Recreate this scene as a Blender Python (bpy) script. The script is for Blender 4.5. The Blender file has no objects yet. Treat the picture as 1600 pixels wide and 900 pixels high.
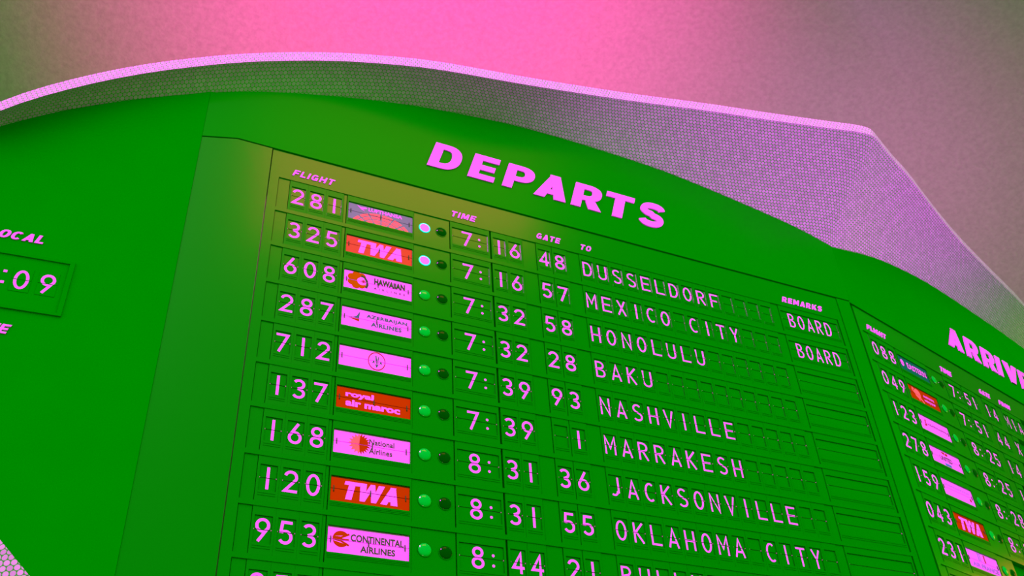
import bpy, bmesh, math, random
from mathutils import Matrix, Vector
random.seed(7)
S = 0.18                      # metres per timetable row
CP = 0.4222                   # flap cell width, in rows
Z0 = 4.45                     # height of the first row above the floor
sc = bpy.context.scene
COL = sc.collection

def W(x, v, z):               # board coordinates (rows: right, down, into the board) -> world metres
    return Vector((x * S, z * S, Z0 - v * S))

# ------------------------------------------------------------------ camera
cd = bpy.data.cameras.new('camera'); cam = bpy.data.objects.new('camera', cd); COL.objects.link(cam)
cd.sensor_width = 36; cd.lens = 36 * 1556.8 / 1600; cd.clip_end = 200
R0, R1, R2 = (0.91023, 0.054091, -0.410556), (0.214745, 0.786048, 0.579667), (0.354071, -0.615795, 0.703868)
wv = lambda r: Vector((r[0], r[2], -r[1]))
rx, ry, rz = wv(R0), -wv(R1), -wv(R2)
m = Matrix.Identity(4)
for i in range(3):
    m[i][0], m[i][1], m[i][2] = rx[i], ry[i], rz[i]
m.translation = W(-10.4758, 15.6658, -16.5486)
cam.matrix_world = m
sc.camera = cam

# ------------------------------------------------------------------ light and exposure
sc.view_settings.view_transform = 'Standard'; sc.view_settings.look = 'None'
sc.view_settings.exposure = 0; sc.view_settings.gamma = 1; sc.view_settings.use_curve_mapping = False
world = bpy.data.worlds.new('hall_light'); sc.world = world; world.use_nodes = True
world.node_tree.nodes['Background'].inputs[0].default_value = (0.0, 1.0, 0.0, 1)
world.node_tree.nodes['Background'].inputs[1].default_value = 1.0

def aim(o, target):
    o.rotation_euler = (Vector(target) - o.location).to_track_quat('-Z', 'Y').to_euler()
def area(name, loc, target, sx, sy, energy, color):
    l = bpy.data.lights.new(name, 'AREA'); l.shape = 'RECTANGLE'; l.size = sx; l.size_y = sy
    l.energy = energy; l.color = color
    o = bpy.data.objects.new(name, l); COL.objects.link(o); o.location = loc; aim(o, target); return o
def spot(name, loc, target, energy, color, angle, blend, radius):
    l = bpy.data.lights.new(name, 'SPOT'); l.energy = energy; l.color = color
    l.spot_size = math.radians(angle); l.spot_blend = blend; l.shadow_soft_size = radius
    o = bpy.data.objects.new(name, l); COL.objects.link(o); o.location = loc; aim(o, target); return o
# unseen key light, added in front to brighten the letters and hood edge
spot('board_key', (-5.2, -8.0, 13.2), (0.6, 0, 4.1), 19000, (1.0, 0.0, 0.95), 30, 0.5, 0.6)
# unseen fill, added low in front to lift the left soffit
spot('soffit_fill', W(-6, 23, -16), W(0, -3, 0), 110, (1.0, 0.0, 0.55), 80, 1.0, 0.4)
# unseen narrow light, added from the right to brighten the arrivals hood edge
spot('hood_edge_fill', (13.0, -7.0, 5.6), (3.2, 0.0, 5.7), 1000, (1.0, 0.0, 0.95), 13, 0.6, 0.3)
# skylight high across the hall, mirrored in the glossy panels
area('skylight_lamp', W(8.5, -45, -40), W(-3, 0, 0), 4.2, 2.4, 160, (1.0, 0.02, 0.10))
# unseen light source to the right, mirrored in the arrivals panel
area('side_glow_light', W(62, -6, -4.5), W(14, 5, 1.4), 1.6, 1.6, 40, (1.0, 0.1, 0.05))
# uplight standing on top of the board, washing the ceiling
spot('ceiling_uplight', W(0, -7.5, 5), (0.25, 2.6, 9.6), 2600, (1.0, 0.0, 0.45), 94, 1.0, 0.3)
spot('side_ceiling_fill', W(22, -8.0, 8), (5.5, 5.0, 9.0), 560, (1.0, 0.1, 0.75), 150, 1.0, 0.5)  # unseen fill, added to lift the right side of the ceiling
# unseen light, added below the prow to brighten its soffit
spot('prow_fill', W(10, 16, -4.5), W(9.3, -4.6, -1.2), 470, (0.95, 0.0, 1.0), 60, 1.0, 0.15)

# ------------------------------------------------------------------ materials
def mat(name, base, rough=0.6, spec=0.0, emit=None, strength=0.0, bump=0.0, bscale=60, var=0.0):
    M = bpy.data.materials.new(name); M.use_nodes = True
    nt = M.node_tree; b = nt.nodes['Principled BSDF']
    b.inputs['Base Color'].default_value = (*base, 1); b.inputs['Roughness'].default_value = rough
    b.inputs['Specular IOR Level'].default_value = spec
    if emit: b.inputs['Emission Color'].default_value = (*emit, 1); b.inputs['Emission Strength'].default_value = strength
    if bump or var:
        tc = nt.nodes.new('ShaderNodeTexCoord'); n = nt.nodes.new('ShaderNodeTexNoise')
        n.inputs['Scale'].default_value = bscale; n.inputs['Detail'].default_value = 5
        nt.links.new(tc.outputs['Object'], n.inputs['Vector'])
        if bump:
            bp = nt.nodes.new('ShaderNodeBump'); bp.inputs['Strength'].default_value = bump; bp.inputs['Distance'].default_value = 0.01
            nt.links.new(n.outputs['Fac'], bp.inputs['Height']); nt.links.new(bp.outputs['Normal'], b.inputs['Normal'])
        if var:
            r = nt.nodes.new('ShaderNodeMapRange'); r.inputs['From Min'].default_value = 0.3; r.inputs['From Max'].default_value = 0.7
            r.inputs['To Min'].default_value = 1 - var; r.inputs['To Max'].default_value = 1 + var
            mx = nt.nodes.new('ShaderNodeVectorMath'); mx.operation = 'SCALE'; mx.inputs[0].default_value = base
            nt.links.new(n.outputs['Fac'], r.inputs['Value']); nt.links.new(r.outputs['Result'], mx.inputs['Scale'])
            nt.links.new(mx.outputs['Vector'], b.inputs['Base Color'])
    return M
GA = 0.31
GREEN = mat('green_sheet', (0.0, GA * 1.18, 0.0), 0.5, 0.0, var=0.02, bscale=6)
SHEET = mat('green_fascia_sheet', (0.0, GA * 1.17, 0.0), 0.22, 0.03)
PANEL = mat('green_gloss_panel', (0.0, GA * .92, 0.0), 0.16, 0.42, bump=0.02, bscale=14)
BEZEL = mat('green_plastic', (0.0, GA * .99, 0.0), 0.22, 0.16)
DEEP = mat('recess_green', (0.0, GA * 1.15, 0.0), 0.8, 0.0)  # green raised to offset the shade in the gaps
FLAP = mat('green_flap', (0.0, GA * .9, 0.0), 0.15, 0.5)
PINK = mat('pink_print', (0.95, 0.215, 0.97), 0.6, 0.0)
PLASTIC = mat('pink_letter_plastic', (0.95, 0.215, 0.97), 0.5, 0.0)
RED = mat('glow_red_flap', (0.42, 0.05, 0.0), 0.4, 0.4)  # brighter copy of the sign red, with the panel glow put into its colour
RED2 = mat('red_ink', (0.33, 0.05, 0.0), 0.6, 0.0)
ORANGE = mat('orange_ink', (0.33, 0.12, 0.0), 0.6, 0.0)
CORAL = mat('coral_ink', (0.95, 0.20, 0.12), 0.6, 0.0)
SLATE = mat('slate_flap', (0.09, 0.21, 0.17), 0.4, 0.6)
TEAL = mat('teal_flap', (0.0, 0.15, 0.065), 0.4, 0.2)
INK = mat('dark_ink', (0.035, 0.12, 0.02), 0.6, 0.0)
TEALINK = mat('teal_ink', (0.04, 0.19, 0.11), 0.6, 0.0)
LEAF = mat('leaf_ink', (0.004, 0.19, 0.03), 0.6, 0.0)
BLUEINK = mat('blue_ink', (0.06, 0.27, 0.45), 0.6, 0.0)
LILAC = mat('lilac_ink', (0.28, 0.22, 0.5), 0.6, 0.0)
METAL = mat('pink_metal', (0.35, 0.2, 0.25), 0.35, 0.5)
LENS = mat('green_lens', (0.0, 0.74, 0.02), 0.12, 0.5)
DARKLENS = mat('dark_lens', (0.0, 0.09, 0.0), 0.12, 0.12)
LIT = mat('lit_lens', (0.5, 0.02, 0.5), 0.4, 0.0, (1.0, 0.17, 1.0), 1.15)
LITHALO = mat('lit_lens_halo', (0.0, 0.6, 0.4), 0.3, 0.2, (0.0, 1.0, 0.75), 0.9)  # emission stands in for the halo around a lit lens
FLOORM = mat('floor_terrazzo', (0.1, 0.15, 0.1), 0.6, 0.2, var=0.15, bscale=20)
CEIL = mat('ceiling_plaster', (0.5, 0.42, 0.46), 0.9, 0.0, bump=0.8, bscale=20, var=0.09)

def tile_mat():
    M = bpy.data.materials.new('penny_tile'); M.use_nodes = True
    nt = M.node_tree; N = nt.nodes.new; L = nt.links.new; b = nt.nodes['Principled BSDF']
    uv = N('ShaderNodeUVMap'); uv.uv_map = 'tile'
    def math_(op, a, bb=None):
        n = N('ShaderNodeMath'); n.operation = op
        for k, x in enumerate((a, bb)):
            if x is None: continue
            if isinstance(x, (int, float)): n.inputs[k].default_value = x
            else: L(x, n.inputs[k])
        return n.outputs[0]
    sp = N('ShaderNodeSeparateXYZ'); L(uv.outputs[0], sp.inputs[0])
    px = math_('DIVIDE', sp.outputs[0], TP); py = math_('DIVIDE', sp.outputs[1], TP * 1.7320508)
    def cell(off):
        x = math_('ADD', px, off); y = math_('ADD', py, off)
        fx = math_('SUBTRACT', math_('FRACT', x), 0.5); fy = math_('MULTIPLY', math_('SUBTRACT', math_('FRACT', y), 0.5), 1.7320508)
        d = math_('SQRT', math_('ADD', math_('MULTIPLY', fx, fx), math_('MULTIPLY', fy, fy)))
        h = math_('ADD', math_('MULTIPLY', math_('FLOOR', x), 12.9), math_('MULTIPLY', math_('FLOOR', y), 78.2))
        return d, math_('ADD', h, off)
    d1, h1 = cell(0.0); d2, h2 = cell(0.5)
    d = math_('MINIMUM', d1, d2)
    pick = math_('LESS_THAN', d1, d2)
    h = math_('ADD', math_('MULTIPLY', h1, pick), math_('MULTIPLY', h2, math_('SUBTRACT', 1.0, pick)))
    wn = N('ShaderNodeTexWhiteNoise'); wn.noise_dimensions = '1D'; L(h, wn.inputs['W'])
    mr = N('ShaderNodeMapRange'); mr.inputs['From Min'].default_value = 0.40; mr.inputs['From Max'].default_value = 0.47
    mr.inputs['To Min'].default_value = 1; mr.inputs['To Max'].default_value = 0; L(d, mr.inputs['Value'])
    vr = N('ShaderNodeMapRange'); vr.inputs['To Min'].default_value = 0.82; vr.inputs['To Max'].default_value = 1.05; L(wn.outputs['Value'], vr.inputs['Value'])
    sc_ = N('ShaderNodeVectorMath'); sc_.operation = 'SCALE'; sc_.inputs[0].default_value = (0.88, 0.43, 0.92); L(vr.outputs[0], sc_.inputs['Scale'])
    mx = N('ShaderNodeMix'); mx.data_type = 'RGBA'; L(mr.outputs[0], mx.inputs['Factor'])
    mx.inputs['A'].default_value = (0.045, 0.46, 0.03, 1); L(sc_.outputs[0], mx.inputs['B']); L(mx.outputs['Result'], b.inputs['Base Color'])
    bp = N('ShaderNodeBump'); bp.inputs['Strength'].default_value = 0.25; bp.inputs['Distance'].default_value = 0.003
    L(mr.outputs[0], bp.inputs['Height']); L(bp.outputs[0], b.inputs['Normal'])
    b.inputs['Roughness'].default_value = 0.4; b.inputs['Specular IOR Level'].default_value = 0.15
    return M
TP = 0.106
TILE = tile_mat()

# ------------------------------------------------------------------ helpers
def link(name, me, parent=None, mtx=None):
    o = bpy.data.objects.new(name, me); COL.objects.link(o)
    if parent: o.parent = parent
    if mtx is not None: o.matrix_local = mtx
    return o
def tag(o, label=None, cat=None, group=None, kind=None):
    for k, x in (('label', label), ('category', cat), ('group', group), ('kind', kind)):
        if x: o[k] = x
    return o
class MB:                                   # mesh builder in panel coordinates: x right, y up, z towards the viewer (rows)
    def __init__(s): s.v = []; s.f = []
    def poly(s, pts):
        n = len(s.v); s.v += [tuple(p) for p in pts]; s.f.append(tuple(range(n, n + len(pts)))); return s
    def box(s, x0, x1, y0, y1, z0, z1):
        n = len(s.v); s.v += [(x, y, z) for z in (z0, z1) for y in (y0, y1) for x in (x0, x1)]
        s.f += [tuple(n + i for i in q) for q in ((4, 5, 7, 6), (1, 0, 2, 3), (0, 1, 5, 4), (3, 2, 6, 7), (0, 4, 6, 2), (5, 1, 3, 7))]; return s
    def prism(s, pts, z0, z1):              # pts counter-clockwise (x, y)
        z1 += (len(s.f) * 0.618 % 1) * .002
        n = len(s.v); k = len(pts)
        a = sum(pts[i][0] * pts[(i + 1) % k][1] - pts[(i + 1) % k][0] * pts[i][1] for i in range(k))
        if a < 0: pts = pts[::-1]
        s.v += [(x, y, z0) for x, y in pts] + [(x, y, z1) for x, y in pts]
        s.f.append(tuple(range(n + k, n + 2 * k))); s.f.append(tuple(range(n + k - 1, n - 1, -1)))
        for i in range(k):
            j = (i + 1) % k; s.f.append((n + i, n + j, n + k + j, n + k + i))
        return s
    def flat(s, pts, z):
        z += (len(s.f) * 0.618 % 1) * .0016
        k = len(pts); a = sum(pts[i][0] * pts[(i + 1) % k][1] - pts[(i + 1) % k][0] * pts[i][1] for i in range(k))
        return s.poly([(x, y, z) for x, y in (pts if a > 0 else pts[::-1])])
    def frame(s, x0, x1, y0, y1, a0, a1, b0, b1, z0, z1):      # outer rectangle with a window a0..a1 x b0..b1
        s.box(x0, a0, y0, y1, z0, z1); s.box(a1, x1, y0, y1, z0, z1)
        s.box(a0, a1, y0, b0, z0, z1); s.box(a0, a1, b1, y1, z0, z1); return s
    def dome(s, cx, cy, r, h, z, n=28, m=6):
        base = len(s.v)
        for j in range(m):
            t = j / m * math.pi / 2
            for i in range(n):
                p = 2 * math.pi * i / n; s.v.append((cx + r * math.cos(t) * math.cos(p), cy + r * math.cos(t) * math.sin(p), z + h * math.sin(t)))
        s.v.append((cx, cy, z + h))
        for j in range(m - 1):
            for i in range(n): s.f.append((base + j * n + i, base + j * n + (i + 1) % n, base + (j + 1) * n + (i + 1) % n, base + (j + 1) * n + i))
        for i in range(n): s.f.append((base + (m - 1) * n + i, base + (m - 1) * n + (i + 1) % n, base + m * n))
        return s
    def ring(s, cx, cy, r0, r1, z0, z1, n=28):
        P = [(math.cos(2 * math.pi * i / n), math.sin(2 * math.pi * i / n)) for i in range(n)]
        for i in range(n):
            a, b_ = P[i], P[(i + 1) % n]
            s.prism([(cx + r0 * a[0], cy + r0 * a[1]), (cx + r1 * a[0], cy + r1 * a[1]), (cx + r1 * b_[0], cy + r1 * b_[1]), (cx + r0 * b_[0], cy + r0 * b_[1])], z0, z1)
        return s
    def mesh(s, name, material, smooth=False):
        me = bpy.data.meshes.new(name)
        me.from_pydata([(x * S, y * S, z * S) for x, y, z in s.v], [], s.f); me.materials.append(material); me.update()
        if smooth: me.polygons.foreach_set('use_smooth', [True] * len(me.polygons))
        return me
def place(x, y, z=0): return Matrix.Translation((x * S, y * S, z * S))

# ------------------------------------------------------------------ lettering
def arc(cx, cy, rx_, ry_, a0, a1, n=14):
    return [(cx + rx_ * math.cos(math.radians(a0 + (a1 - a0) * i / n)), cy + ry_ * math.sin(math.radians(a0 + (a1 - a0) * i / n))) for i in range(n + 1)]
def thin(ch, w, t):                         # single-stroke display lettering; height 1, width w, stroke t -> polylines
    h = t / 2; l, r, b, u, c = h, w - h, h, 1 - h, w / 2
    rw = c - h
    if ch == '0' or ch == 'O': return [arc(c, .5, rw, .5 - h, 90, 450, 30)]
    if ch == '1': return [[(c, 0), (c, 1)]]
    if ch == 'I': return [[(c, 0), (c, 1)]]
    if ch == '2': return [arc(c, .70, rw, .30 - h, 165, -25, 14) + [(l + .01, b), (w, b)]]
    if ch == '3': return [arc(c - .02, .735, rw * .92, .265 - h, 150, -75, 12) + [(c - .06, .5)], [(c - .06, .5)] + arc(c - .02, .27, rw, .27 - h, 75, -150, 12)]
    if ch == '4': return [[(r - .10, 0), (r - .10, u), (l, .27), (w, .27)]]
    if ch == '5': return [[(r, u), (l + .07, u), (l + .03, .53)] + arc(c - .02, .31, rw, .31 - h, 120, -150, 16)]
    if ch == '6': return [arc(c, .31, rw, .31 - h, 90, 450, 26), [(l + .02, .40), (c + .12, 1.0)]]
    if ch == '7': return [[(0, u), (r, u), (l + .10, 0)]]
    if ch == '8': return [arc(c, .745, rw * .86, .255 - h, 90, 450, 24), arc(c, .265, rw, .265 - h, 90, 450, 24)]
    if ch == '9': return [arc(c, .69, rw, .31 - h, 90, 450, 26), [(r - .02, .60), (c - .14, 0.0)]]
    if ch == ':': return []
    if ch == 'A': return [[(l * .6, 0), (c, u), (w - l * .6, 0)], [(l + .06, .28), (r - .06, .28)]]
    if ch == 'B': return [[(l, 0), (l, u)] + arc(c - .02, .76, rw * .85, .24 - h, 90, -90, 10) + [(l, .52)], [(l, .52)] + arc(c, .27, rw, .27 - h, 90, -90, 10) + [(l, b)]]
    if ch == 'C': return [arc(c + .04, .5, rw + .02, .5 - h, 55, 305, 22)]
    if ch == 'D': return [[(l, 0), (l, u)] + arc(c - .04, .5, rw + .04, .5 - h, 90, -90, 18) + [(l, b)]]
    if ch == 'E': return [[(w, u), (l, u), (l, b), (w, b)], [(l, .5), (w - .06, .5)]]
    if ch == 'F': return [[(w, u), (l, u), (l, 0)], [(l, .5), (w - .08, .5)]]
    if ch == 'H': return [[(l, 0), (l, 1)], [(r, 0), (r, 1)], [(l, .48), (r, .48)]]
    if ch == 'J': return [[(r - .08, 1), (r - .08, .22)] + arc(c - .09, .22, rw * .75, .22 - h, 0, -130, 8)]
    if ch == 'K': return [[(l, 0), (l, 1)], [(r, 1), (l, .44)], [(l + .10, .54), (w - h, 0)]]
    if ch == 'L': return [[(l, 1), (l, b), (w, b)]]
    if ch == 'M': return [[(l, 0), (l, .98), (c, .34), (r, .98), (r, 0)]]
    if ch == 'N': return [[(l, 0), (l, .98), (r, .02), (r, 1)]]
    if ch == 'R': return [[(l, 0), (l, u)] + arc(c - .02, .73, rw, .27 - h, 90, -90, 12) + [(l, .47)], [(c - .02, .47), (w - h, 0)]]
    if ch == 'S': return [arc(c, .745, rw * .9, .255 - h, 35, 250, 14) + arc(c, .265, rw, .265 - h, 75, -145, 14)]
    if ch == 'T': return [[(0, u), (w, u)], [(c, u), (c, 0)]]
    if ch == 'U': return [[(l, 1), (l, .28)] + arc(c, .28, rw, .28 - h, 180, 360, 14) + [(r, 1)]]
    if ch == 'V': return [[(l * .6, 1), (c, .02), (w - l * .6, 1)]]
    if ch == 'X': return [[(l, 0), (r, 1)], [(l, 1), (r, 0)]]
    if ch == 'Y': return [[(l, 1), (c, .46), (r, 1)], [(c, .46), (c, 0)]]
    return []
def stroke(pl, t):                          # polyline -> quads with mitred joints
    out = []; n = len(pl); closed = n > 3 and math.dist(pl[0], pl[-1]) < 1e-6
    def nrm(a, b_):
        d = math.dist(a, b_) or 1; return (-(b_[1] - a[1]) / d, (b_[0] - a[0]) / d)
    L_, R_ = [], []
    for i in range(n):
        if closed: na, nb = nrm(pl[(i - 1) if i else n - 2], pl[i]), nrm(pl[i], pl[(i + 1) if i < n - 1 else 1])
        else: na = nrm(pl[max(i - 1, 0)], pl[max(i, 1)]); nb = nrm(pl[min(i, n - 2)], pl[min(i + 1, n - 1)])
        mx_, my_ = na[0] + nb[0], na[1] + nb[1]; q = math.hypot(mx_, my_) or 1; mx_, my_ = mx_ / q, my_ / q
        k = t / 2 / max(mx_ * na[0] + my_ * na[1], .45)
        L_.append((pl[i][0] + mx_ * k, pl[i][1] + my_ * k)); R_.append((pl[i][0] - mx_ * k, pl[i][1] - my_ * k))
    return [[R_[i], R_[i + 1], L_[i + 1], L_[i]] for i in range(n - 1)]
def se(cx, cy, rx_, ry_, a0, a1, n=16, e=2.3):              # superellipse arc
    o = []
    for i in range(n + 1):
        a = math.radians(a0 + (a1 - a0) * i / n); c_, s_ = math.cos(a), math.sin(a)
        o.append((cx + rx_ * math.copysign(abs(c_) ** (2 / e), c_), cy + ry_ * math.copysign(abs(s_) ** (2 / e), s_)))
    return o
def band(a, b_): return [[a[i], a[i + 1], b_[i + 1], b_[i]] for i in range(len(a) - 1)]
def rect(x0, x1, y0, y1): return [(x0, y0), (x1, y0), (x1, y1), (x0, y1)]
def heavy(ch, W_=1.05, st=.34, h=.22):      # heavy extended capitals -> (polygons, width); height 1
    if ch == 'D':
        c = .44; return [rect(0, st, 0, 1), rect(st, c, 1 - h, 1), rect(st, c, 0, h)] + band(se(c, .5, W_ - c, .5, 90, -90), se(c, .5, W_ - c - st, .5 - h, 90, -90)), W_
    if ch in 'OC G'.replace(' ', ''):
        c = W_ / 2; a0, a1 = (0, 360) if ch == 'O' else (42, 318)
        P = band(se(c, .5, c, .5, a0, a1, 36), se(c, .5, c - st, .5 - h, a0, a1, 36))
        if ch == 'G': P += [rect(c + .02, W_, .32, .54), rect(W_ - st * .9, W_, 0.04, .4)]
        return P, W_
    if ch == 'E': w = W_ * .88; return [rect(0, st, 0, 1), rect(st, w, 1 - h, 1), rect(st, w * .92, .39, .60), rect(st, w, 0, h)], w
    if ch == 'F': w = W_ * .85; return [rect(0, st, 0, 1), rect(st, w, 1 - h, 1), rect(st, w * .9, .36, .58)], w
    if ch == 'L': w = W_ * .8; return [rect(0, st, 0, 1), rect(st, w, 0, h)], w
    if ch == 'I': return [rect(0, st, 0, 1)], st
    if ch == 'H': return [rect(0, st, 0, 1), rect(W_ - st, W_, 0, 1), rect(st, W_ - st, .38, .62)], W_
    if ch == 'T': w = W_ * .92; return [rect(0, w, 1 - h, 1), rect(w / 2 - st / 2, w / 2 + st / 2, 0, 1 - h)], w
    if ch in 'PR':
        w = W_ * .94; c = .46; rb = .335; cy = 1 - rb
        P = [rect(0, st, 0, 1), rect(st, c, 1 - h * .95, 1), rect(st, c, 1 - 2 * rb, 1 - 2 * rb + h * .9)] + band(se(c, cy, w - c, rb, 90, -90), se(c, cy, w - c - st, rb - h * .93, 90, -90))
        if ch == 'R': w += .06; P += [[(.42, .36), (.76, .36), (w + .02, 0), (w - .40, 0)]]
        return P, w
    if ch == 'A': w = W_ * 1.06; return [[(0, 0), (.36, 0), (.66, 1), (w * .38, 1)], [(w - .38, 0), (w, 0), (w * .66, 1), (w * .34, 1)], rect(.26, w - .26, .18, .38)], w
    if ch == 'V': w = W_; return [[(w * .34, 0), (w * .66, 0), (.38, 1), (0, 1)], [(w * .34, 0), (w * .66, 0), (w, 1), (w - .34, 1)]], w
    if ch == 'M': w = W_ * 1.22; return [rect(0, st * .9, 0, 1), rect(w - st * .9, w, 0, 1), [(0, 1), (.36, 1), (w / 2 + .14, .1), (w / 2 - .14, .1)], [(w - .36, 1), (w, 1), (w / 2 + .14, .1), (w / 2 - .14, .1)]], w
    if ch == 'K': w = W_; return [rect(0, st, 0, 1), [(st, .42), (w - .4, 1), (w, 1), (st, .22)], [(.34, .52), (.62, .66), (w + .04, 0), (w - .4, 0)]], w
    if ch == 'S':
        w = W_ * .95; c = w / 2
        o = se(c, .71, c * .97, .29, 12, 265, 20, 2.2) + se(c, .29, c, .29, 82, -172, 20, 2.2)
        i = se(c, .71, c * .97 - .32, .105, 12, 265, 20, 2.0) + se(c, .29, c - .32, .105, 82, -172, 20, 2.0)
        # the band swaps sides in the middle, so build the S as a variable stroke along its spine
        sp = se(c, .72, c - .15, .18, 8, 262, 20, 2.2) + se(c, .28, c - .15, .18, 82, -172, 20, 2.2)
        P = []
        for q in stroke(sp, .24): P.append(q)
        return P, w
    if ch == 'W': w = W_ * 1.5; return [[(w * .16, 0), (w * .36, 0), (.36, 1), (0, 1)], [(w * .16, 0), (w * .36, 0), (w * .60, 1), (w * .42, 1)], [(w * .62, 0), (w * .82, 0), (w * .60, 1), (w * .42, 1)], [(w * .62, 0), (w * .82, 0), (w, 1), (w - .34, 1)]], w
    return [], .5
def clip(poly, y, keep_above):
    out = []; n = len(poly)
    for i in range(n):
        a, b_ = poly[i], poly[(i + 1) % n]; ia = (a[1] >= y) == keep_above; ib = (b_[1] >= y) == keep_above
        if ia: out.append(a)
        if ia != ib:
            k = (y - a[1]) / (b_[1] - a[1]); out.append((a[0] + (b_[0] - a[0]) * k, y))
    return out if len(out) > 2 else None
def split_polys(P, gap):                    # printed across two flaps: cut along the middle
    out = []
    for p in P:
        for y, up in ((gap, True), (-gap, False)):
            q = clip(p, y, up)
            if q: out.append(q)
    return out
def text_polys(body, width, height, x, y, bold=0.0, spacing=1.0, align='LEFT'):   # small print with the built-in letter shapes
    cu = bpy.data.curves.new('text', 'FONT'); cu.body = body; cu.offset = bold + .018; cu.space_character = spacing; cu.resolution_u = 3
    o = bpy.data.objects.new('text', cu); COL.objects.link(o)
    dg = bpy.context.evaluated_depsgraph_get(); me = bpy.data.meshes.new_from_object(o.evaluated_get(dg))
    vs = [v.co.copy() for v in me.vertices]; fs = [list(p.vertices) for p in me.polygons]
    bpy.data.objects.remove(o); bpy.data.curves.remove(cu); bpy.data.meshes.remove(me)
    x0, x1 = min(v.x for v in vs), max(v.x for v in vs); y0, y1 = min(v.y for v in vs), max(v.y for v in vs)
    f = lambda v: (x + (v.x - x0) / (x1 - x0) * width, y + (v.y - y0) / (y1 - y0) * height)
    return [[f(vs[i]) for i in q] for q in fs]
def heavy_word(word, width, height, x, y, shear=0.0, gap=.16, W_=1.05, st=.34):   # fit a heavy word into a box
    P = []; cx = 0
    for ch in word:
        q, w = heavy(ch, W_, st, .2); P += [[(cx + px_, py_) for px_, py_ in p] for p in q]; cx += w + gap
    cx -= gap; k = (width - shear * height) / cx
    return [[(x + px_ * k + shear * py_ * height, y + py_ * height) for px_, py_ in p] for p in P]

# ------------------------------------------------------------------ the planes of the board
XS = -22.8 * CP                                   # seam between clock panel and departures face
AL, AR = math.radians(4.0), math.radians(14.9313)
def plane(o, ang):                                # ang: how far the panel turns away to the right
    x = Vector((math.cos(ang), math.sin(ang), 0)); y = Vector((0, 0, 1)); z = x.cross(y)
    M_ = Matrix.Identity(4)
    for i in range(3): M_[i][0], M_[i][1], M_[i][2] = x[i], y[i], z[i]
    M_.translation = o; return M_
PD = plane(W(0, 0, 0), 0)
PA = plane(W(16.55994, 0.026638, 2.125054), AR)
PL = plane(W(XS, 0, 0), -AL)
IN_D = [(-13.508,-0.091,0.271),(-13.135,-0.395,0.245),(-12.747,-0.699,0.218),(-12.340,-0.991,0.190),(-11.913,-1.266,0.160),(-11.469,-1.535,0.129),(-11.008,-1.791,0.097),(-10.531,-2.040,0.063),(-10.038,-2.284,0.029),(-9.529,-2.528,0.000),(-8.999,-2.781,0.000),(-8.450,-3.011,0.000),(-7.883,-3.218,0.000),(-7.299,-3.407,0.000),(-6.699,-3.588,0.000),(-6.083,-3.759,0.000),(-5.452,-3.919,0.000),(-4.806,-4.064,0.000),(-4.146,-4.187,0.000),(-3.473,-4.293,0.000),(-2.787,-4.388,0.000),(-2.088,-4.467,0.000),(-1.381,-4.516,0.000),(-0.667,-4.537,0.000),(0.057,-4.542,0.000),(0.788,-4.531,0.000),(1.529,-4.508,0.000),(2.282,-4.481,0.000),(3.038,-4.430,0.000),(3.789,-4.339,0.000),(4.542,-4.229,0.000),(5.301,-4.108,0.000),(6.063,-3.974,0.000),(6.832,-3.832,0.000),(6.992,-3.801,0.000),(7.150,-3.767,0.000),(7.307,-3.732,0.000),(7.464,-3.693,0.000),(7.618,-3.652,0.000),(7.771,-3.608,0.000),(7.923,-3.562,0.000),(8.075,-3.515,0.000),(8.226,-3.466,0.000),(8.378,-3.418,0.000),(8.529,-3.370,0.000),(8.682,-3.323,0.000)]
LIP_D = [(-13.514,0.053,-0.620),(-13.176,-0.349,-0.620),(-12.811,-0.733,-0.620),(-12.421,-1.103,-0.620),(-12.010,-1.470,-0.620),(-11.577,-1.829,-0.620),(-11.122,-2.179,-0.620),(-10.645,-2.518,-0.620),(-10.146,-2.847,-0.620),(-9.628,-3.177,-0.620),(-9.087,-3.491,-0.620),(-8.525,-3.786,-0.625),(-7.947,-4.037,-0.655),(-7.355,-4.248,-0.709),(-6.751,-4.417,-0.781),(-6.137,-4.545,-0.865),(-5.512,-4.653,-0.954),(-4.877,-4.745,-1.043),(-4.230,-4.811,-1.125),(-3.572,-4.859,-1.196),(-2.895,-4.923,-1.248),(-2.191,-5.026,-1.278),(-1.455,-5.176,-1.283),(-0.693,-5.345,-1.283),(0.091,-5.525,-1.283),(0.900,-5.716,-1.283),(1.731,-5.915,-1.286),(2.460,-5.915,-1.445),(3.194,-5.915,-1.609),(3.941,-5.915,-1.764),(4.701,-5.915,-1.911),(5.471,-5.915,-2.059),(6.245,-5.915,-2.216),(7.026,-5.915,-2.379),(7.189,-5.915,-2.412),(7.352,-5.915,-2.447),(7.515,-5.915,-2.481),(7.679,-5.915,-2.516),(7.841,-5.915,-2.553),(8.003,-5.915,-2.591),(8.167,-5.915,-2.627),(8.335,-5.915,-2.657),(8.507,-5.915,-2.682),(8.685,-5.915,-2.698),(8.877,-5.915,-2.688),(9.084,-5.915,-2.614)]
IN_A = [(8.682,-3.323,0.000),(9.520,-3.609,0.248),(10.379,-3.910,0.477),(11.240,-4.173,0.706),(12.070,-4.360,0.928),(12.883,-4.496,1.145),(13.702,-4.613,1.363),(14.500,-4.684,1.576),(15.263,-4.699,1.779),(16.023,-4.694,1.982),(16.782,-4.671,2.184),(17.557,-4.645,2.391),(18.359,-4.627,2.605),(19.164,-4.595,2.820),(19.956,-4.536,3.031),(20.755,-4.468,3.244)]
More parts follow.
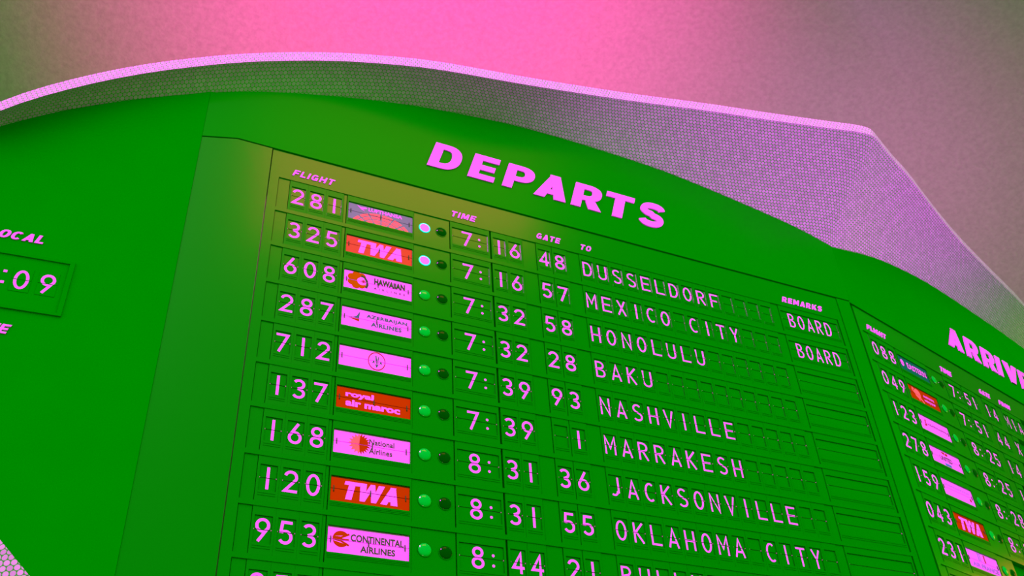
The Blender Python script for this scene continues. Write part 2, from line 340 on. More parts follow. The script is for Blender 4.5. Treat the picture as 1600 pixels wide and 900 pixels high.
LIP_A = [(9.084,-5.915,-2.614),(9.696,-5.915,-2.327),(10.327,-5.915,-2.039),(10.979,-5.915,-1.778),(11.645,-5.915,-1.471),(12.329,-5.915,-1.134),(13.036,-5.915,-0.795),(13.764,-5.915,-0.455),(14.516,-5.915,-0.114),(15.290,-5.915,0.215),(16.087,-5.915,0.538),(16.907,-5.915,0.862),(17.751,-5.915,1.189),(18.619,-5.915,1.519),(19.515,-5.915,1.866),(20.446,-5.915,2.258)]

# the far end of the arrivals face, rounding down beyond the last column
ca, sa = math.cos(AR), math.sin(AR)
IN_A += [(16.56 + x * ca, v, 2.125 + x * sa) for x, v in ((5.6, -4.28), (6.8, -3.9), (7.9, -3.3), (8.9, -2.4), (9.7, -1.2), (10.2, .4), (10.4, 2.2))]
LIP_A += [(16.56 + x * ca + w * sa, v, 2.125 + x * sa - w * ca) for x, v, w in ((5.6, -5.75, .75), (7.0, -5.45, .7), (8.3, -4.8, .65), (9.5, -3.8, .6), (10.6, -2.2, .55), (11.3, -.3, .5), (11.5, 1.8, .5))]
# ------------------------------------------------------------------ setting: ceiling vault and floor
def ceiling():
    me = bpy.data.meshes.new('ceiling'); V, F = [], []
    nx, ny = 90, 60
    for j in range(ny + 1):
        for i in range(nx + 1):
            x = -13 + 26 * i / nx; y = -1.0 + 15 * j / ny
            h1 = 11.0 - 0.030 * (x + 0.6) ** 2 - 0.085 * max(0, y - 1.0) ** 2          # main vault
            xr = x * .8 - y * .6                                                        # side vault, groin running back to the right
            h2 = 10.6 - 0.28 * max(0, (xr - 1.1)) + 0.012 * max(0, xr - 1.1) ** 2
            k = 0.35; d = h1 - h2                                                       # smooth minimum: a soft groin
            h = h2 + 0.5 * (d - math.sqrt(d * d + k * k)) if True else h1
            V.append((x, y, max(h, 2.0)))
    for j in range(ny):
        for i in range(nx): a = j * (nx + 1) + i; F.append((a, a + nx + 1, a + nx + 2, a + 1))
    me.from_pydata(V, [], F); me.materials.append(CEIL); me.update(); me.polygons.foreach_set('use_smooth', [True] * len(F))
    return tag(link('ceiling', me), kind='structure')
ceiling()
fl = MB(); n_ = fl.box(-60, 70, -70, 60, -1.0, 0)
me = fl.mesh('floor', FLOORM); fo = tag(link('floor', me), kind='structure')
fo.matrix_world = Matrix.Translation((0, 0, 0))

# ------------------------------------------------------------------ the tiled information board
board = bpy.data.objects.new('information_board', None); COL.objects.link(board)
board.matrix_world = Matrix.Translation((0, 0.6, 0))
tag(board, 'tiled flight information board with departures and arrivals faces under a flared hood', 'information board')
BI = board.matrix_world.inverted()
def bpart(name, mesh, M_=Matrix.Identity(4), label=None): return tag(link(name, mesh, board, BI @ M_), label)

def ribbon(name, rows, material, thick=0.0):
    """rows: list of lines of world points (same length); tile UVs follow arc length and distance across."""
    nR, nP = len(rows), len(rows[0]); V = [p for r in rows for p in r]; F = []; uvs = []
    along = [0.0]
    for i in range(1, nP):
        q = rows[-1][i] - rows[-1][i - 1]; g = rows[0][i] - rows[0][i - 1]
        along.append(along[-1] + (q.length if nP > 20 and i > len(LEFT) else (q.length + g.length) / 2))
    acc = [[0.0] * nP for _ in range(nR)]
    for j in range(nR - 2, -1, -1):
        for i in range(nP): acc[j][i] = acc[j + 1][i] + (rows[j][i] - rows[j + 1][i]).length
    for j in range(nR - 1):
        for i in range(nP - 1):
            q = [(j, i), (j, i + 1), (j + 1, i + 1), (j + 1, i)]
            F.append(tuple(a * nP + b_ for a, b_ in q)); uvs += [(along[b_] / S, acc[a][b_] / S + .06) for a, b_ in q]
    me = bpy.data.meshes.new(name); me.from_pydata(V, [], F); me.materials.append(material)
    ul = me.uv_layers.new(name='tile')
    for i, t in enumerate(uvs): ul.data[i].uv = t
    me.polygons.foreach_set('use_smooth', [True] * len(F)); me.update(); return me
def mixp(a, b_, k): return a + (b_ - a) * k

LEFT = [(-1.246, 9.22), (-1.519, 8.953), (-1.783, 8.692), (-2.6, 7.75), (-3.5, 6.35), (-4.2, 4.7), (-4.6, 3.0), (-4.6, 1.5), (-4.35, .6)]   # clock panel edge, bottom to top
BOT_L = [(0, 10.3), (-.6, 9.82)]
lp = lambda a, v: (XS + a * math.cos(AL), v, -a * math.sin(AL) - .058)
left3 = [lp(*q) for q in LEFT]
# lip of the left end: from the lower rim (flared outwards) up to the hood
def left_lip():
    out = []; n = len(left3); pts = left3 + [IN_D[0]]
    prev = [lp(-.6, 9.82)] + pts
    for i in range(n):
        t = i / n; t = t * t * (3 - 2 * t)
        a, b_ = prev[i], pts[i + 1]
        dx_, dv = b_[0] - a[0], b_[1] - a[1]; q = math.hypot(dx_, dv)
        nx_, nv = dv / q, -dx_ / q                                  # outward (left / down)
        if nx_ > 0 and nv < 0: nx_, nv = -nx_, -nv
        off = 2.2 * (1 - t) + .9 * t; z = .35 * (1 - t) - .75 * t
        out.append((pts[i][0] + nx_ * off, pts[i][1] + nv * off, pts[i][2] + z))
    return out
inner = [W(*p) for p in left3 + IN_D + IN_A[1:]]
lipb = [W(*p) for p in left_lip()] + [W(p[0], p[1] + .31, p[2]) for p in LIP_D + LIP_A[1:]]
lipt = [p + Vector((0, 0, .31 * S)) for p in lipb]
nA = len(left3) + len(IN_D)
K = 6
bpart('hood_soffit', ribbon('hood_soffit', [[mixp(a, b_, k / K) + Vector((0, 0, 0.10 * S * math.sin(math.pi * k / K))) for a, b_ in zip(inner, lipb)] for k in range(K + 1)], TILE), label='penny tiled underside of the hood')
bpart('hood_fascia', ribbon('hood_fascia', [lipb, lipt], TILE), label='bright penny tiled edge of the hood')
back = [Vector((p.x, max(p.y, 0) * .4 + 1.15, p.z + .25)) for p in lipt]
bpart('shell_roof', ribbon('shell_roof', [lipt, [mixp(a, b_, .5) + Vector((0, 0, .03)) for a, b_ in zip(lipt, back)], back], TILE))
# lower rim, from the left end round below both faces
low_in = [lp(*q) for q in reversed(LEFT[:1])] + [lp(-.6, 9.82), lp(0, 10.3), (-8.2, 11.3, 0), (-5, 12.5, 0), (0, 13.2, 0), (5, 13.3, 0), (8.682, 13.1, 0), (12.5, 12.9, 1.02), (16.5, 12.4, 2.1), (20.755, 11.4, 3.24)]
low_out = []
for i, p in enumerate(low_in):
    a, b_ = low_in[max(i - 1, 0)], low_in[min(i + 1, len(low_in) - 1)]
    q = math.hypot(b_[0] - a[0], b_[1] - a[1]); low_out.append((p[0] - (b_[1] - a[1]) / q * 2.2, p[1] + (b_[0] - a[0]) / q * 2.2, p[2] + .35))
low_out[0] = left_lip()[0]
bpart('lower_rim', ribbon('lower_rim', [[W(*p) for p in low_in], [W(*p) for p in low_out]], TILE), label='penny tiled lower rim')
bpart('lower_shell', ribbon('lower_shell', [[W(*p) for p in low_out], [W(p[0] * .45 + 1.5, 17.2, 3.0) for p in low_out]], TILE))
# pedestal carrying the shell
ped = [[], [], []]
for i in range(49):
    a = 2 * math.pi * i / 48
    for r, zz, row in ((.62, 0, ped[0]), (.50, .8, ped[1]), (.95, Z0 - 16.2 * S, ped[2])): row.append(Vector((.35 + r * 1.3 * math.cos(a), .55 + r * .55 * math.sin(a), zz)))
bpart('pedestal', ribbon('pedestal', ped, TILE))

# ---- black-green faces
inv = lambda M_, p: (M_.inverted() @ W(*p)) / S
def face(name, M_, pts, z0, z1, material, label=None):
    return bpart(name, MB().prism(pts, z0, z1).mesh(name, material), M_, label)
topD = [(p[0], -p[1]) for p in IN_D if p[2] == 0]
topD = [(XS, 2.51)] + topD
xf = IN_D[-1][0]
fasc = face('departures_fascia', PD, topD + [(xf, 1.262), (-19.05 * CP, 1.262), (-21 * CP, 1.268), (XS, 1.05)], -.3, .06, SHEET)
topL = [inv(PL, p) for p in IN_D if p[2] > 0]
clock_face = face('clock_panel', PL, [(a, -v) for a, v in BOT_L + LEFT] + [(p.x, p.y) for p in topL] + [(0, 2.51)], -.3, .06, GREEN)
topA = [inv(PA, p) for p in IN_A]
afasc = face('arrivals_fascia', PA, [(p.x, p.y) for p in topA if p.y > 1.262] + [(9.75, 1.262), (topA[0].x, 1.262)], -.3, .06, GREEN)
face('side_filler', PD, [(XS, -10.3), (XS, 1.03), (-21 * CP, 1.25), (-19.05 * CP - .025, 1.244), (-19.05 * CP - .025, -11.05)], -.3, .04, PANEL, 'glossy blank panel left of the departures')
face('side_filler', PD, [(19.45 * CP, -12.9), (19.45 * CP, 1.244), (xf, 1.244), (xf, -13.0)], -.3, .04, GREEN)

face('side_filler', PA, [(19.45 * CP, -11.0), (19.45 * CP, 1.244), (9.7, 1.244), (10.2, -.4), (10.4, -2.2), (10.3, -6), (9.6, -9.5)], -.3, .04, GREEN)
ROWB, ROWT = .47, .43                              # recess of a row below / above its centre line
def timetable_panel(name, M_, u0, u1, n, label):
    x0, x1 = u0 * CP, u1 * CP; ri0, ri1 = -18.57 * CP, 19.0 * CP
    m_ = MB(); m_.box(x0, x1, ROWT, 1.244, -.12, .026); m_.box(x0, ri0, -12.3, ROWT, -.12, .026); m_.box(ri1, x1, -12.3, ROWT, -.12, .026)
    for r in range(n): m_.box(ri0, ri1, -r - 1 + ROWT, -r - ROWB, -.12, .026)
    m_.box(ri0, ri1, -12.3, -n + ROWT, -.12, .026)
    o = bpart(name, m_.mesh(name, PANEL), M_, label)
    bk = MB().box(x0 + .02, x1 - .02, -12.2, 1.2, -.15, -.125).mesh('back_plate', DEEP); link('back_plate', bk, o)
    for nm, a, b_ in (('blank_plate', -18.54, -17.96), ('blank_plate', -14.94, -14.80), ('lamp_plate', -10.91, -8.81), ('blank_plate', -4.24, -3.40), ('blank_plate', -1.33, -.52), ('blank_plate', 13.52, 14.04)):
        pm = MB().box(a * CP, b_ * CP, -.469, .429, -.12, .0).mesh(nm, PANEL)
        for r in range(n): link(nm, pm, o, place(0, -r))
    return o
dep = timetable_panel('departures_panel', PD, -19.05, 19.4, 10, 'panel of departure rows')
arr = timetable_panel('arrivals_panel', PA, -18.95, 19.4, 8, 'panel of arrival rows')

def lettering(name, parent, polys, z, thick, material):
    m_ = MB()
    for p in polys: m_.prism(p, z, z + thick)
    return link(name, m_.mesh(name, material), parent)
SH = .32
for par in (dep, arr):
    for word, a, b_ in (('FLIGHT', -17.89, -15.52), ('TIME', -8.76, -7.12), ('GATE', -3.33, -1.66), ('TO' if par is dep else 'FROM', -.42, .44 if par is dep else 1.35)) + ((('REMARKS', 14.52, 17.90),) if par is dep else ()):
        lettering('heading', par, heavy_word(word, (b_ - a) * CP, .185, a * CP, .577, SH, .30, 1.0, .27), .028, .012, PLASTIC)['label'] = 'heading ' + word
def title(par, letters):
    for ch, x, w in letters:
        P, gw = heavy(ch, 1.0, .32, .215)
        k = w / gw; h = .895
        P = [[(x + px_ * k + .29 * py_ * h, 2.045 + py_ * h) for px_, py_ in p] for p in P]
        lettering('title_letter', par, P, .062, .03, PLASTIC)['label'] = 'title letter ' + ch
title(fasc, [('D', -4.316, .80), ('E', -3.235, .71), ('P', -2.283, .80), ('A', -1.395, .93), ('R', -.309, .88), ('T', .648, .86), ('S', 1.70, .82)])
title(afasc, [('A', -2.415, .93), ('R', -1.288, .88), ('R', -.226, .88), ('I', .735, .31), ('V', 1.257, .93), ('E', 2.303, .71), ('S', 3.15, .82)])

# ------------------------------------------------------------------ split-flap modules
def thing(name, label, cat, M_, x, v, group=None):
    o = bpy.data.objects.new(name, None); o.empty_display_size = .02; COL.objects.link(o); o.matrix_world = M_ @ place(x, -v)
    return tag(o, label, cat, group)
GAPF = .008
def module_meshes(hw, hh=.255, top=.429, bot=.469):    # half width and half height of the flaps
    bz = MB().frame(-hw - .051, hw + .051, -bot, top, -hw - .003, hw + .003, -hh - .006, hh + .006, -.09, .012)
    bz.box(-hw - .003, hw + .003, -hh - .006, hh + .006, -.09, -.055)
    for k in range(2): bz.box(-hw, hw, -hh - .055 - .045 * k, -hh - .035 - .045 * k, .012, .02)   # edges of the waiting flaps
    up = MB().box(-hw, hw, GAPF, hh, -.05, -.012); lo = MB().box(-hw, hw, -hh, -GAPF, -.05, -.012)
    sp_ = MB().box(-hw - .012, hw + .012, -.006, .006, -.045, -.03)
    for s_ in (-1, 1): sp_.box(s_ * (hw - .005) - .006, s_ * (hw - .005) + .006, -.010, .010, -.03, .0)
    return dict(bezel=bz.mesh('bezel', BEZEL), up=up, lo=lo, spindle=sp_.mesh('spindle', METAL))
CELL = module_meshes(.158); WIDE = module_meshes(.46); REM = module_meshes(.972)
for d in (CELL, WIDE, REM): d['upm'] = d['up'].mesh('upper_flap', FLAP); d['lom'] = d['lo'].mesh('lower_flap', FLAP)
CACHE = {}
def glyph_mesh(ch, style):
    key = (ch, style)
    if key not in CACHE:
        w, h, t = {'digit': (.262, .44, .054), 'letter': (.25, .445, .044)}[style]
        wr = w / h * (1.12 if ch in 'M' else 1)
        P = [q for pl in thin(ch, wr, t / h) for q in stroke(pl, t / h)]
        P = [[((x - wr / 2) * h, (y - .5) * h) for x, y in p] for p in P]
        m_ = MB()
        for p in split_polys(P, GAPF): m_.flat(p, -.010)
        CACHE[key] = m_.mesh('printed_character', PINK)
    return CACHE[key]
def flap(name, label, cat, M_, u, v, meshes, char=None, group=None, small=False):
    t = thing(name, label, cat, M_, u * CP, v, group)
    link('bezel', meshes['bezel'], t); link('upper_flap', meshes['upm'], t); link('lower_flap', meshes['lom'], t)
    if not small: link('spindle', meshes['spindle'], t)
    if char is not None: link('printed_character', char, t)
    return t
def hour_mesh(ch):
    if ('h', ch) not in CACHE:
        h = .44; P = [q for pl in thin(ch, .262 / h, .054 / h) for q in stroke(pl, .054 / h)]
        P = [[(-.075 + (x - .262 / h / 2) * h, (y - .5) * h) for x, y in p] for p in P]
        m_ = MB()
        for yy in (-.13, .075):
            P.append([(.245 + .03 * math.cos(k * math.pi / 6), yy + .03 * math.sin(k * math.pi / 6)) for k in range(12)])
        for p in split_polys(P, GAPF): m_.flat(p, -.010)
        CACHE[('h', ch)] = m_.mesh('printed_character', PINK)
    return CACHE[('h', ch)]
def word_mesh(word):
    m_ = MB()
    for i, ch in enumerate(word):
        h = .45; wr = .205 / h; P = [q for pl in thin(ch, wr, .04 / h) for q in stroke(pl, .04 / h)]
        for p in split_polys([[(-.74 + .312 * i + x * h, (y - .5) * h) for x, y in p] for p in P], GAPF): m_.flat(p, -.010)
    return m_.mesh('printed_word', PINK)

# ---- airline signs: one wide split flap each
LW, LH = .775, .25                                   # half size
sign_bezel = MB().frame(-LW - .034, LW + .034, -.469, .429, -LW - .004, LW + .004, -LH - .006, LH + .006, -.09, .012)
sign_bezel.box(-LW - .004, LW + .004, -LH - .006, LH + .006, -.09, -.055)
for k in range(3): sign_bezel.box(-LW, LW, -LH - .05 - .03 * k, -LH - .035 - .03 * k, .012, .02)
SB = sign_bezel.mesh('bezel', BEZEL)
CLIP = MB().box(-.008, .008, -.055, .055, -.03, .006).mesh('hinge_clip', INK)
def T(P): return [[(x * 2 * LW - LW, LH - y * 2 * LH) for x, y in p] for p in P]      # unit box (x right, y down) -> sign
def tx(body, x0, x1, y0, y1, bold=.0, spacing=1.0):
    return [[(px_, py_) for px_, py_ in p] for p in text_polys(body, (x1 - x0) * 2 * LW, (y1 - y0) * 2 * LH, x0 * 2 * LW - LW, LH - y1 * 2 * LH, bold, spacing)]
def hv(body, x0, x1, y0, y1, sh=0.0, gap=.1, W_=1.0): return heavy_word(body, (x1 - x0) * 2 * LW, (y1 - y0) * 2 * LH, x0 * 2 * LW - LW, LH - y1 * 2 * LH, sh, gap, W_)
AS = LW / LH                                          # aspect, for round shapes in the unit box
def disc(cx, cy, r, n=28, a0=0, a1=360): return [(cx + r * math.cos(math.radians(a0 + (a1 - a0) * i / n)) / AS, cy - r * math.sin(math.radians(a0 + (a1 - a0) * i / n))) for i in range(n)]
def ringband(cx, cy, rx_, ry_, t0, t1, n=40):
    return [[(cx + (rx_ - a[2]) * math.cos(a[0]), cy + (ry_ - a[3]) * math.sin(a[0])) for a in q] for q in
            [[(2 * math.pi * i / n, 0, 0, 0), (2 * math.pi * (i + 1) / n, 0, 0, 0), (2 * math.pi * (i + 1) / n, 0, t0, t1), (2 * math.pi * i / n, 0, t0, t1)] for i in range(n)]]
def line(x0, y0, x1, y1, t):                          # straight stroke in the unit box, t in heights
    return [[(px_ / AS, py_) for px_, py_ in q] for q in stroke([(x0 * AS, y0), (x1 * AS, y1)], t)]
def curve_(pts, t): return [[(px_ / AS, py_) for px_, py_ in q] for q in stroke([(x * AS, y) for x, y in pts], t)]
def script(x0, x1, y, n, hgt, seed):                  # small unreadable handwriting
    r = random.Random(seed); pts = []
    for i in range(n * 4 + 1):
        k = i / (n * 4); pts.append((x0 + (x1 - x0) * k, y + hgt * (.5 if i % 2 else -.5) * r.uniform(.3, 1.0)))
    return curve_(pts, .035)
def globe_grid():
    P, G = [], []
    cx, cy, R = .52, 1.42, 1.02
    P.append([(cx + R * 1.38 * math.cos(math.radians(a)) / AS * 1.0 * 1.0, cy - R * math.sin(math.radians(a))) for a in range(24, 157, 4)])
    return P
def sign(label, M_, v, bg, layers, mid=False, small=False):
    t = thing('airline_sign', label, 'sign', M_, -12.846 * CP, v, 'airline signs')
    link('bezel', SB, t)
    link('upper_flap', MB().box(-LW, LW, .006, LH, -.05, -.012).mesh('upper_flap', bg), t)
    link('lower_flap', MB().box(-LW, LW, -LH, -.006, -.05, -.012).mesh('lower_flap', bg), t)
    for xx in (-.92, .9) + ((0.0,) if mid else ()):
        link('hinge_clip', CLIP, t, place(xx * LW, .0))
    for i, (nm, polys, m_) in enumerate(layers):
        b_ = MB()
        for p in polys:
            for y, up in ((.006, True), (-.006, False)):
                q = clip(p, y, up)
                if q: q = [(max(-LW, min(LW, a)), max(-LH, min(LH, c))) for a, c in q]; b_.flat(q, -.0108 + .0012 * i)
        link(nm, b_.mesh(nm, m_), t)
    return t
def twa(): return hv('TWA', .13, .90, .14, .88, .22, -.02, .9)
def petals(cx, cy, r, n):
    out = []
    for k in range(n):
        a = 2 * math.pi * k / n; out.append(disc(cx + r * .62 * math.cos(a) / AS, cy + r * .62 * math.sin(a), r * .42, 14))
    out.append(disc(cx, cy, r * .62, 20)); return out
def sunburst(cx, cy, r0, r1, n, a0, a1):
    pts = []
    for k in range(2 * n + 1):
        a = math.radians(a0 + (a1 - a0) * k / (2 * n)); r = r1 if k % 2 else r0; pts.append((cx + r * math.cos(a) / AS, cy - r * math.sin(a)))
    return [[(cx, cy), pts[i], pts[i + 1]] for i in range(2 * n)]
def globe_fan():
    cx, cy, R = .51, 1.55, 1.25
    f = lambda a, r: (cx + r * 1.25 * math.cos(math.radians(a)) / AS, cy - r * math.sin(math.radians(a)))
    P = []
    rings = [(.40, .64), (.68, .84), (.89, 1.04), (1.09, 1.22)]; cols = [(24, 43.5), (47.5, 64.5), (68, 88), (92, 112), (115.5, 132.5), (136.5, 156)]
    for r0, r1 in rings:
        for a0, a1 in cols:
            q = [f(a0, r1), f((a0 + a1) / 2, r1 * 1.004), f(a1, r1), f(a1, r0), f((a0 + a1) / 2, r0), f(a0, r0)]
            q = clip([(x, -y) for x, y in q], -1.0, True)
            if q: P.append([(x, -y) for x, y in q])
    return P
def stripes(cx, cy, r):
    P = [disc(cx, cy, r, 16, 25, 155), ]
    P = [[(cx + r * math.cos(math.radians(a)) / AS, cy - r * math.sin(math.radians(a))) for a in range(32, 166, 6)],
         [(cx + r * math.cos(math.radians(a)) / AS, cy - r * math.sin(math.radians(a))) for a in range(194, 322, 6)]]
    for k, y in enumerate((-.13, .02, .16)):
        P += curve_([(cx - r / AS, cy - .02 + y * .25), (cx, cy + y * .45), (cx + r * .97 / AS, cy + y * 1.5 - .02)], .07)
    return P

DEP = [('281', '7', '16', '48', 'DUSSELDORF', 1), ('325', '7', '16', '57', 'MEXICO CITY', 1), ('608', '7', '32', '58', 'HONOLULU', 0), ('287', '7', '32', '28', 'BAKU', 0),
       ('712', '7', '39', '93', 'NASHVILLE', 0), ('137', '7', '39', ' 1', 'MARRAKESH', 0), ('168', '8', '31', '36', 'JACKSONVILLE', 0), ('120', '8', '31', '55', 'OKLAHOMA CITY', 0),
       ('953', '8', '44', '21', 'BULLHEAD CITY', 0), ('95', None, '', '', '', 0)]
ARR = [('088', '7', '51', '14', 'MIA', 0), ('049', '7', '51', '44', 'X', 0), ('123', '8', '25', '14', '', 0), ('278', '8', '25', '1', '', 0), ('159', '8', '28', '', '', 0), ('043', '8', '2', '', '', 0), ('231', None, '', '', '', 0)]
ORD = ['first', 'second', 'third', 'fourth', 'fifth', 'sixth', 'seventh', 'eighth', 'ninth', 'tenth', 'eleventh', 'twelfth', 'thirteenth', 'fourteenth']

SIGNS_D = [
 ('slate sign with a coral globe grid and a pink flying bird, top departures row', SLATE, lambda: [('emblem', T(globe_fan()), CORAL), ('lettering', tx('LUFTHANSA', .31, .84, .07, .29, .006), PINK), ('bird', T([[(.13, .06), (.19, .16), (.27, .10), (.29, .17), (.22, .26), (.255, .36), (.20, .28)]]), PINK)], True),
 ('glow-brightened red sign with slanted pink block initials, second departures row', RED, lambda: [('lettering', twa(), PINK)], True),
 ('pink sign with an orange flower head and dark angular lettering', PINK, lambda: [('flower', T([p for p in petals(.20, .46, .46, 7)]), ORANGE), ('face', T([disc(.265, .47, .22, 20)]), PINK), ('hair', T(curve_([(.25, .18), (.30, .24), (.335, .42), (.345, .62), (.325, .8)], .10)), INK), ('star', T(sunburst(.285, .48, .05, .15, 8, 0, 360)), RED2), ('lettering', tx('HAWAiiAN', .44, .90, .16, .50, .035) + tx('AIRLINES', .44, .90, .66, .77, .0, 2.2), INK)], True),
 ('pink sign with a teal tail fin and two lines of striped lettering', PINK, lambda: [('tail_fin', T([[(.14, .50), (.21, .40), (.262, .10), (.25, .42), (.25, .50)], [(.06, .505), (.14, .47), (.25, .47), (.25, .52)]]), TEALINK), ('stripe', T([[(.09, .53), (.25, .53), (.25, .66)]]), RED2), ('lettering', tx('AZERBAIJAN', .35, .94, .20, .42, .02, 1.1) + tx('AIRLINES', .42, .86, .56, .78, .02, 1.1), TEALINK)], True),
 ('pink sign with a thin red oval around a green leaf', PINK, lambda: [('oval', T(ringband(.52, .5, .122, .45, .012, .05)), RED2), ('leaf', T([[(.50, .22), (.515, .22), (.525, .45), (.52, .78), (.507, .5)], [(.545, .22), (.55, .3), (.54, .6), (.53, .66), (.532, .4)], [(.495, .62), (.52, .70), (.55, .62), (.522, .82)]]), LEAF), ('lettering', tx('A', .46, .495, .46, .62, .03) + tx('A', .56, .597, .46, .62, .03), LEAF)], False),
 ('dull red sign with two lines of rounded pink lowercase lettering', RED2, lambda: [('lettering', tx('royal', .12, .50, .17, .50, .026, 1.0) + tx('air maroc', .125, .86, .55, .86, .026, 1.0), PINK)], True),
 ('pink sign with a jagged red and orange sun and thin dark lettering', PINK, lambda: [('sun_ray', T(sunburst(.335, .47, .32, .45, 9, 84, 276)), CORAL), ('sun', T(sunburst(.33, .47, .33, .47, 11, -85, 85)), RED2), ('lettering', tx('National', .46, .79, .19, .43, .0) + tx('Airlines', .46, .765, .58, .82, .0), INK)], True),
 ('dull red sign with slanted pink block initials, lower departures rows', RED2, lambda: [('lettering', twa(), PINK)], True),
 ('pink sign with a red striped ball and wide dark lettering', PINK, lambda: [('ball', T(stripes(.165, .46, .31)), RED2), ('lettering', tx('CONTINENTAL', .28, .935, .22, .50, .012) + tx('AIRLINES', .40, .83, .63, .88, .012), INK)], True)]
SIGNS_A = [
 ('dark teal sign with a pink disc and pink lettering', TEAL, lambda: [('disc', T(ringband(.13, .45, .055, .24, .05, .2)), PINK), ('lettering', tx('EASTERN', .28, .93, .26, .68, .008), PINK)], False),
 ('bright red sign with a coral round emblem and two lines of pink lettering', RED2, lambda: [('emblem', T([disc(.30, .42, .32, 24)] + curve_([(.22, .2), (.17, .12), (.15, .28), (.2, .42)], .10) + curve_([(.28, .6), (.33, .85)], .12) + curve_([(.36, .66), (.43, .86), (.46, .92)], .12)), CORAL), ('lettering', T(script(.50, .86, .36, 8, .20, 3) + script(.50, .86, .66, 8, .20, 4)), PINK)], False),
 ('pink sign with a small red bolt and a thin line of handwriting', PINK, lambda: [('bolt', T(curve_([(.235, .20), (.205, .36), (.225, .55), (.165, .62)], .11)), RED2), ('lettering', T(script(.27, .92, .46, 7, .16, 5)), INK)], False),
 ('pink sign with red and blue blocks around a dark word', PINK, lambda: [('red_block', T([[(.38, .10), (.50, .08), (.49, .24), (.42, .2)], [(.52, .10), (.60, .10), (.59, .26), (.5, .25)]]), RED2), ('lettering', tx('UNITED', .30, .70, .36, .66, .02), INK), ('blue_block', T([[(.40, .78), (.62, .78), (.62, .92), (.42, .92)]]), BLUEINK)], False),
 ('pink sign with faint dark script and one red dot', PINK, lambda: [('lettering', T(script(.07, .9, .30, 13, .2, 8)), LILAC), ('dot', T([disc(.885, .68, .10, 14)]), RED2)], False),
 ('dull red sign with slanted pink block initials, arrivals face', RED2, lambda: [('lettering', twa(), PINK)], True),
 ('pink sign with lilac and red bars above pale lettering', PINK, lambda: [('lilac_bar', T([rect(.36, .405, .06, .5), rect(.42, .45, .06, .5), rect(.465, .475, .06, .5)]), LILAC), ('red_bar', T([rect(.555, .60, .06, .5)]), RED2), ('lettering', tx('AIR FRANCE', .12, .94, .63, .88, .02), LILAC)], False)]

def lamp(label, M_, u, v, kind):
    t = thing('signal_lamp', label, 'lamp', M_, u * CP, v + (-.008), 'signal lamps beside the airline signs')
    mt = {'lit': LIT, 'green': LENS, 'dark': DARKLENS}[kind]
    link('socket', MB().ring(0, 0, .118, .142, -.0, .012).mesh('socket', LITHALO if kind == 'lit' else BEZEL), t)  # on lit lamps the ring glows in place of the lens halo
    link('lens', MB().dome(0, 0, .135 if kind != 'lit' else .122, .04 if kind != 'lit' else .045, .002).mesh('lens', mt, True), t)
    return t

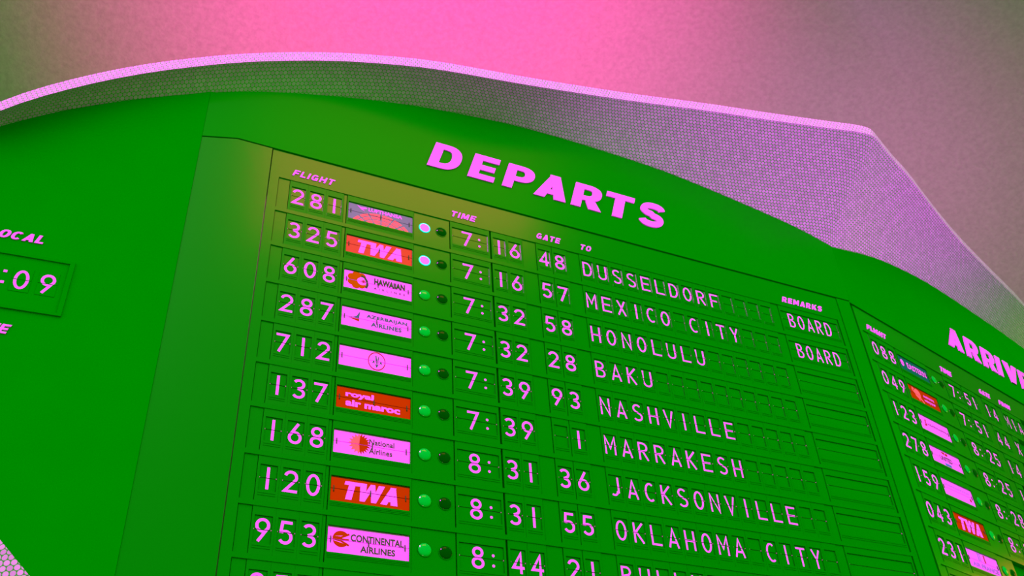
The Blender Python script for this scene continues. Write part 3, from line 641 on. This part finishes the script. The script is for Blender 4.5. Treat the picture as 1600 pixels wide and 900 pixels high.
def rows(side, M_, data, signs):
    for r, (num, hour, mins, gate, dest, rem) in enumerate(data):
        row = 'flight %s row, %s' % (num, side)
        for i, ch in enumerate(num):
            flap('flap_digit', '%s flap digit %s of flight number %s, %s' % (ORD[i], ch, num, side), 'split flap', M_, -17.443 + .995 * i, r, CELL, glyph_mesh(ch, 'digit'), 'flight number flaps, ' + side)
        if r < len(signs): lb, bg, ly, mid = signs[r]; sign(lb, M_, r, bg, ly(), mid)
        if r < len(signs):
            lamp(('lit pink lamp' if rem else 'unlit green lamp') + ' beside the sign of flight %s, %s' % (num, side), M_, -10.29, r, 'lit' if rem else 'green')
            lamp('dark round lamp right of the %s lamp of flight %s, %s' % ('lit' if rem else 'green', num, side), M_, -9.30, r, 'dark')
        if hour: flap('hour_flap', 'wide flap with hour %s and a colon, %s' % (hour, row), 'split flap', M_, -7.55, r, WIDE, hour_mesh(hour), 'hour flaps, ' + side)
        for i, ch in enumerate(mins): flap('flap_digit', '%s minute flap showing %s, %s' % (ORD[i], ch, row), 'split flap', M_, -5.737 + .98 * i, r, CELL, glyph_mesh(ch, 'digit'), 'minute flaps, ' + side)
        for i, ch in enumerate(gate):
            flap('flap_digit' if ch != ' ' else 'blank_flap', ('%s gate flap showing %s, %s' % (ORD[i], ch, row)) if ch != ' ' else 'blank first gate flap, ' + row, 'split flap', M_, -2.868 + 1.027 * i, r, CELL, glyph_mesh(ch, 'digit') if ch != ' ' else None, 'gate flaps, ' + side)
        n = 14 if (side == 'departures' and dest and r < 8) else min(len(dest), 10)
        nb = 0
        for i in range(n):
            ch = dest[i] if i < len(dest) else None; city = dest
            if ch == ' ': flap('blank_flap', 'blank flap between %s, %s' % (city.replace(' ', ' and '), row), 'split flap', M_, i * 1.0, r, CELL, None, 'destination flaps, ' + side)
            elif ch: flap('flap_letter', '%s letter flap %s of %s, %s' % (ORD[i - (1 if ' ' in dest[:i] else 0)], ch, city, row), 'split flap', M_, i * 1.0, r, CELL, glyph_mesh(ch, 'letter'), 'destination flaps, ' + side)
            else: flap('blank_flap', '%s blank flap after %s, %s' % (ORD[nb], city, row), 'split flap', M_, i * 1.0, r, CELL, None, 'destination flaps, ' + side); nb += 1
        if side == 'departures' and r < 8 and dest:
            flap('remark_flap', ('wide remarks flap reading BOARD, ' if rem else 'blank wide remarks flap, ') + row, 'split flap', M_, 16.5, r, REM, word_mesh('BOARD') if rem else None, 'remarks flaps')
rows('departures', PD, DEP, SIGNS_D)
rows('arrivals', PA, ARR, SIGNS_A)
for i in range(3): flap('blank_flap', '%s flap of the cut-off row under flight 231, arrivals' % ORD[i], 'split flap', PA, -17.443 + .995 * i, 7, CELL, None, 'flight number flaps, arrivals')
flap('blank_flap', 'third flap of the cut-off row under flight 953, departures', 'split flap', PD, -15.453, 9, CELL, None, 'flight number flaps, departures')
sign('green sign slot at the bottom edge below the striped ball sign', PD, 9, FLAP, [])
sign('green sign slot in the cut-off row below the arrivals signs', PA, 7, FLAP, [])

# ------------------------------------------------------------------ local time clock on the left panel
ck = thing('flap_clock', 'split flap clock showing 09 minutes under the heading LOCAL', 'clock', PL, -3.1, 3.7)
link('frame', MB().frame(-.85, 1.3, -.66, .62, -.77, 1.215, -.6, .56, .062, .10).mesh('frame', DEEP), ck)
link('back_plate', MB().box(-.77, 1.215, -.6, .56, .062, .066).mesh('back_plate', GREEN), ck)
for ch, x in (('0', .475), ('9', .925)):
    f_ = link('digit_flap', MB().box(-.17, .17, GAPF, .27, .066, .075).box(-.17, .17, -.27, -GAPF, .066, .075).mesh('digit_flap', GREEN), ck, place(x, .025))
    link('printed_character', glyph_mesh(ch, 'digit'), f_, place(0, 0, .087))
cm = MB()
for yy in (.17, -.085): cm.box(.14, .205, yy - .028, yy + .028, .066, .076)
link('colon', cm.mesh('colon', PINK), ck)
lettering('heading', clock_face, heavy_word('LOCAL', 1.04, .20, -3.44, -2.765, SH), .062, .02, PLASTIC)['label'] = 'heading LOCAL'
lettering('heading', clock_face, heavy_word('DATE', .80, .20, -3.34, -4.90, SH), .062, .02, PLASTIC)['label'] = 'heading DATE'
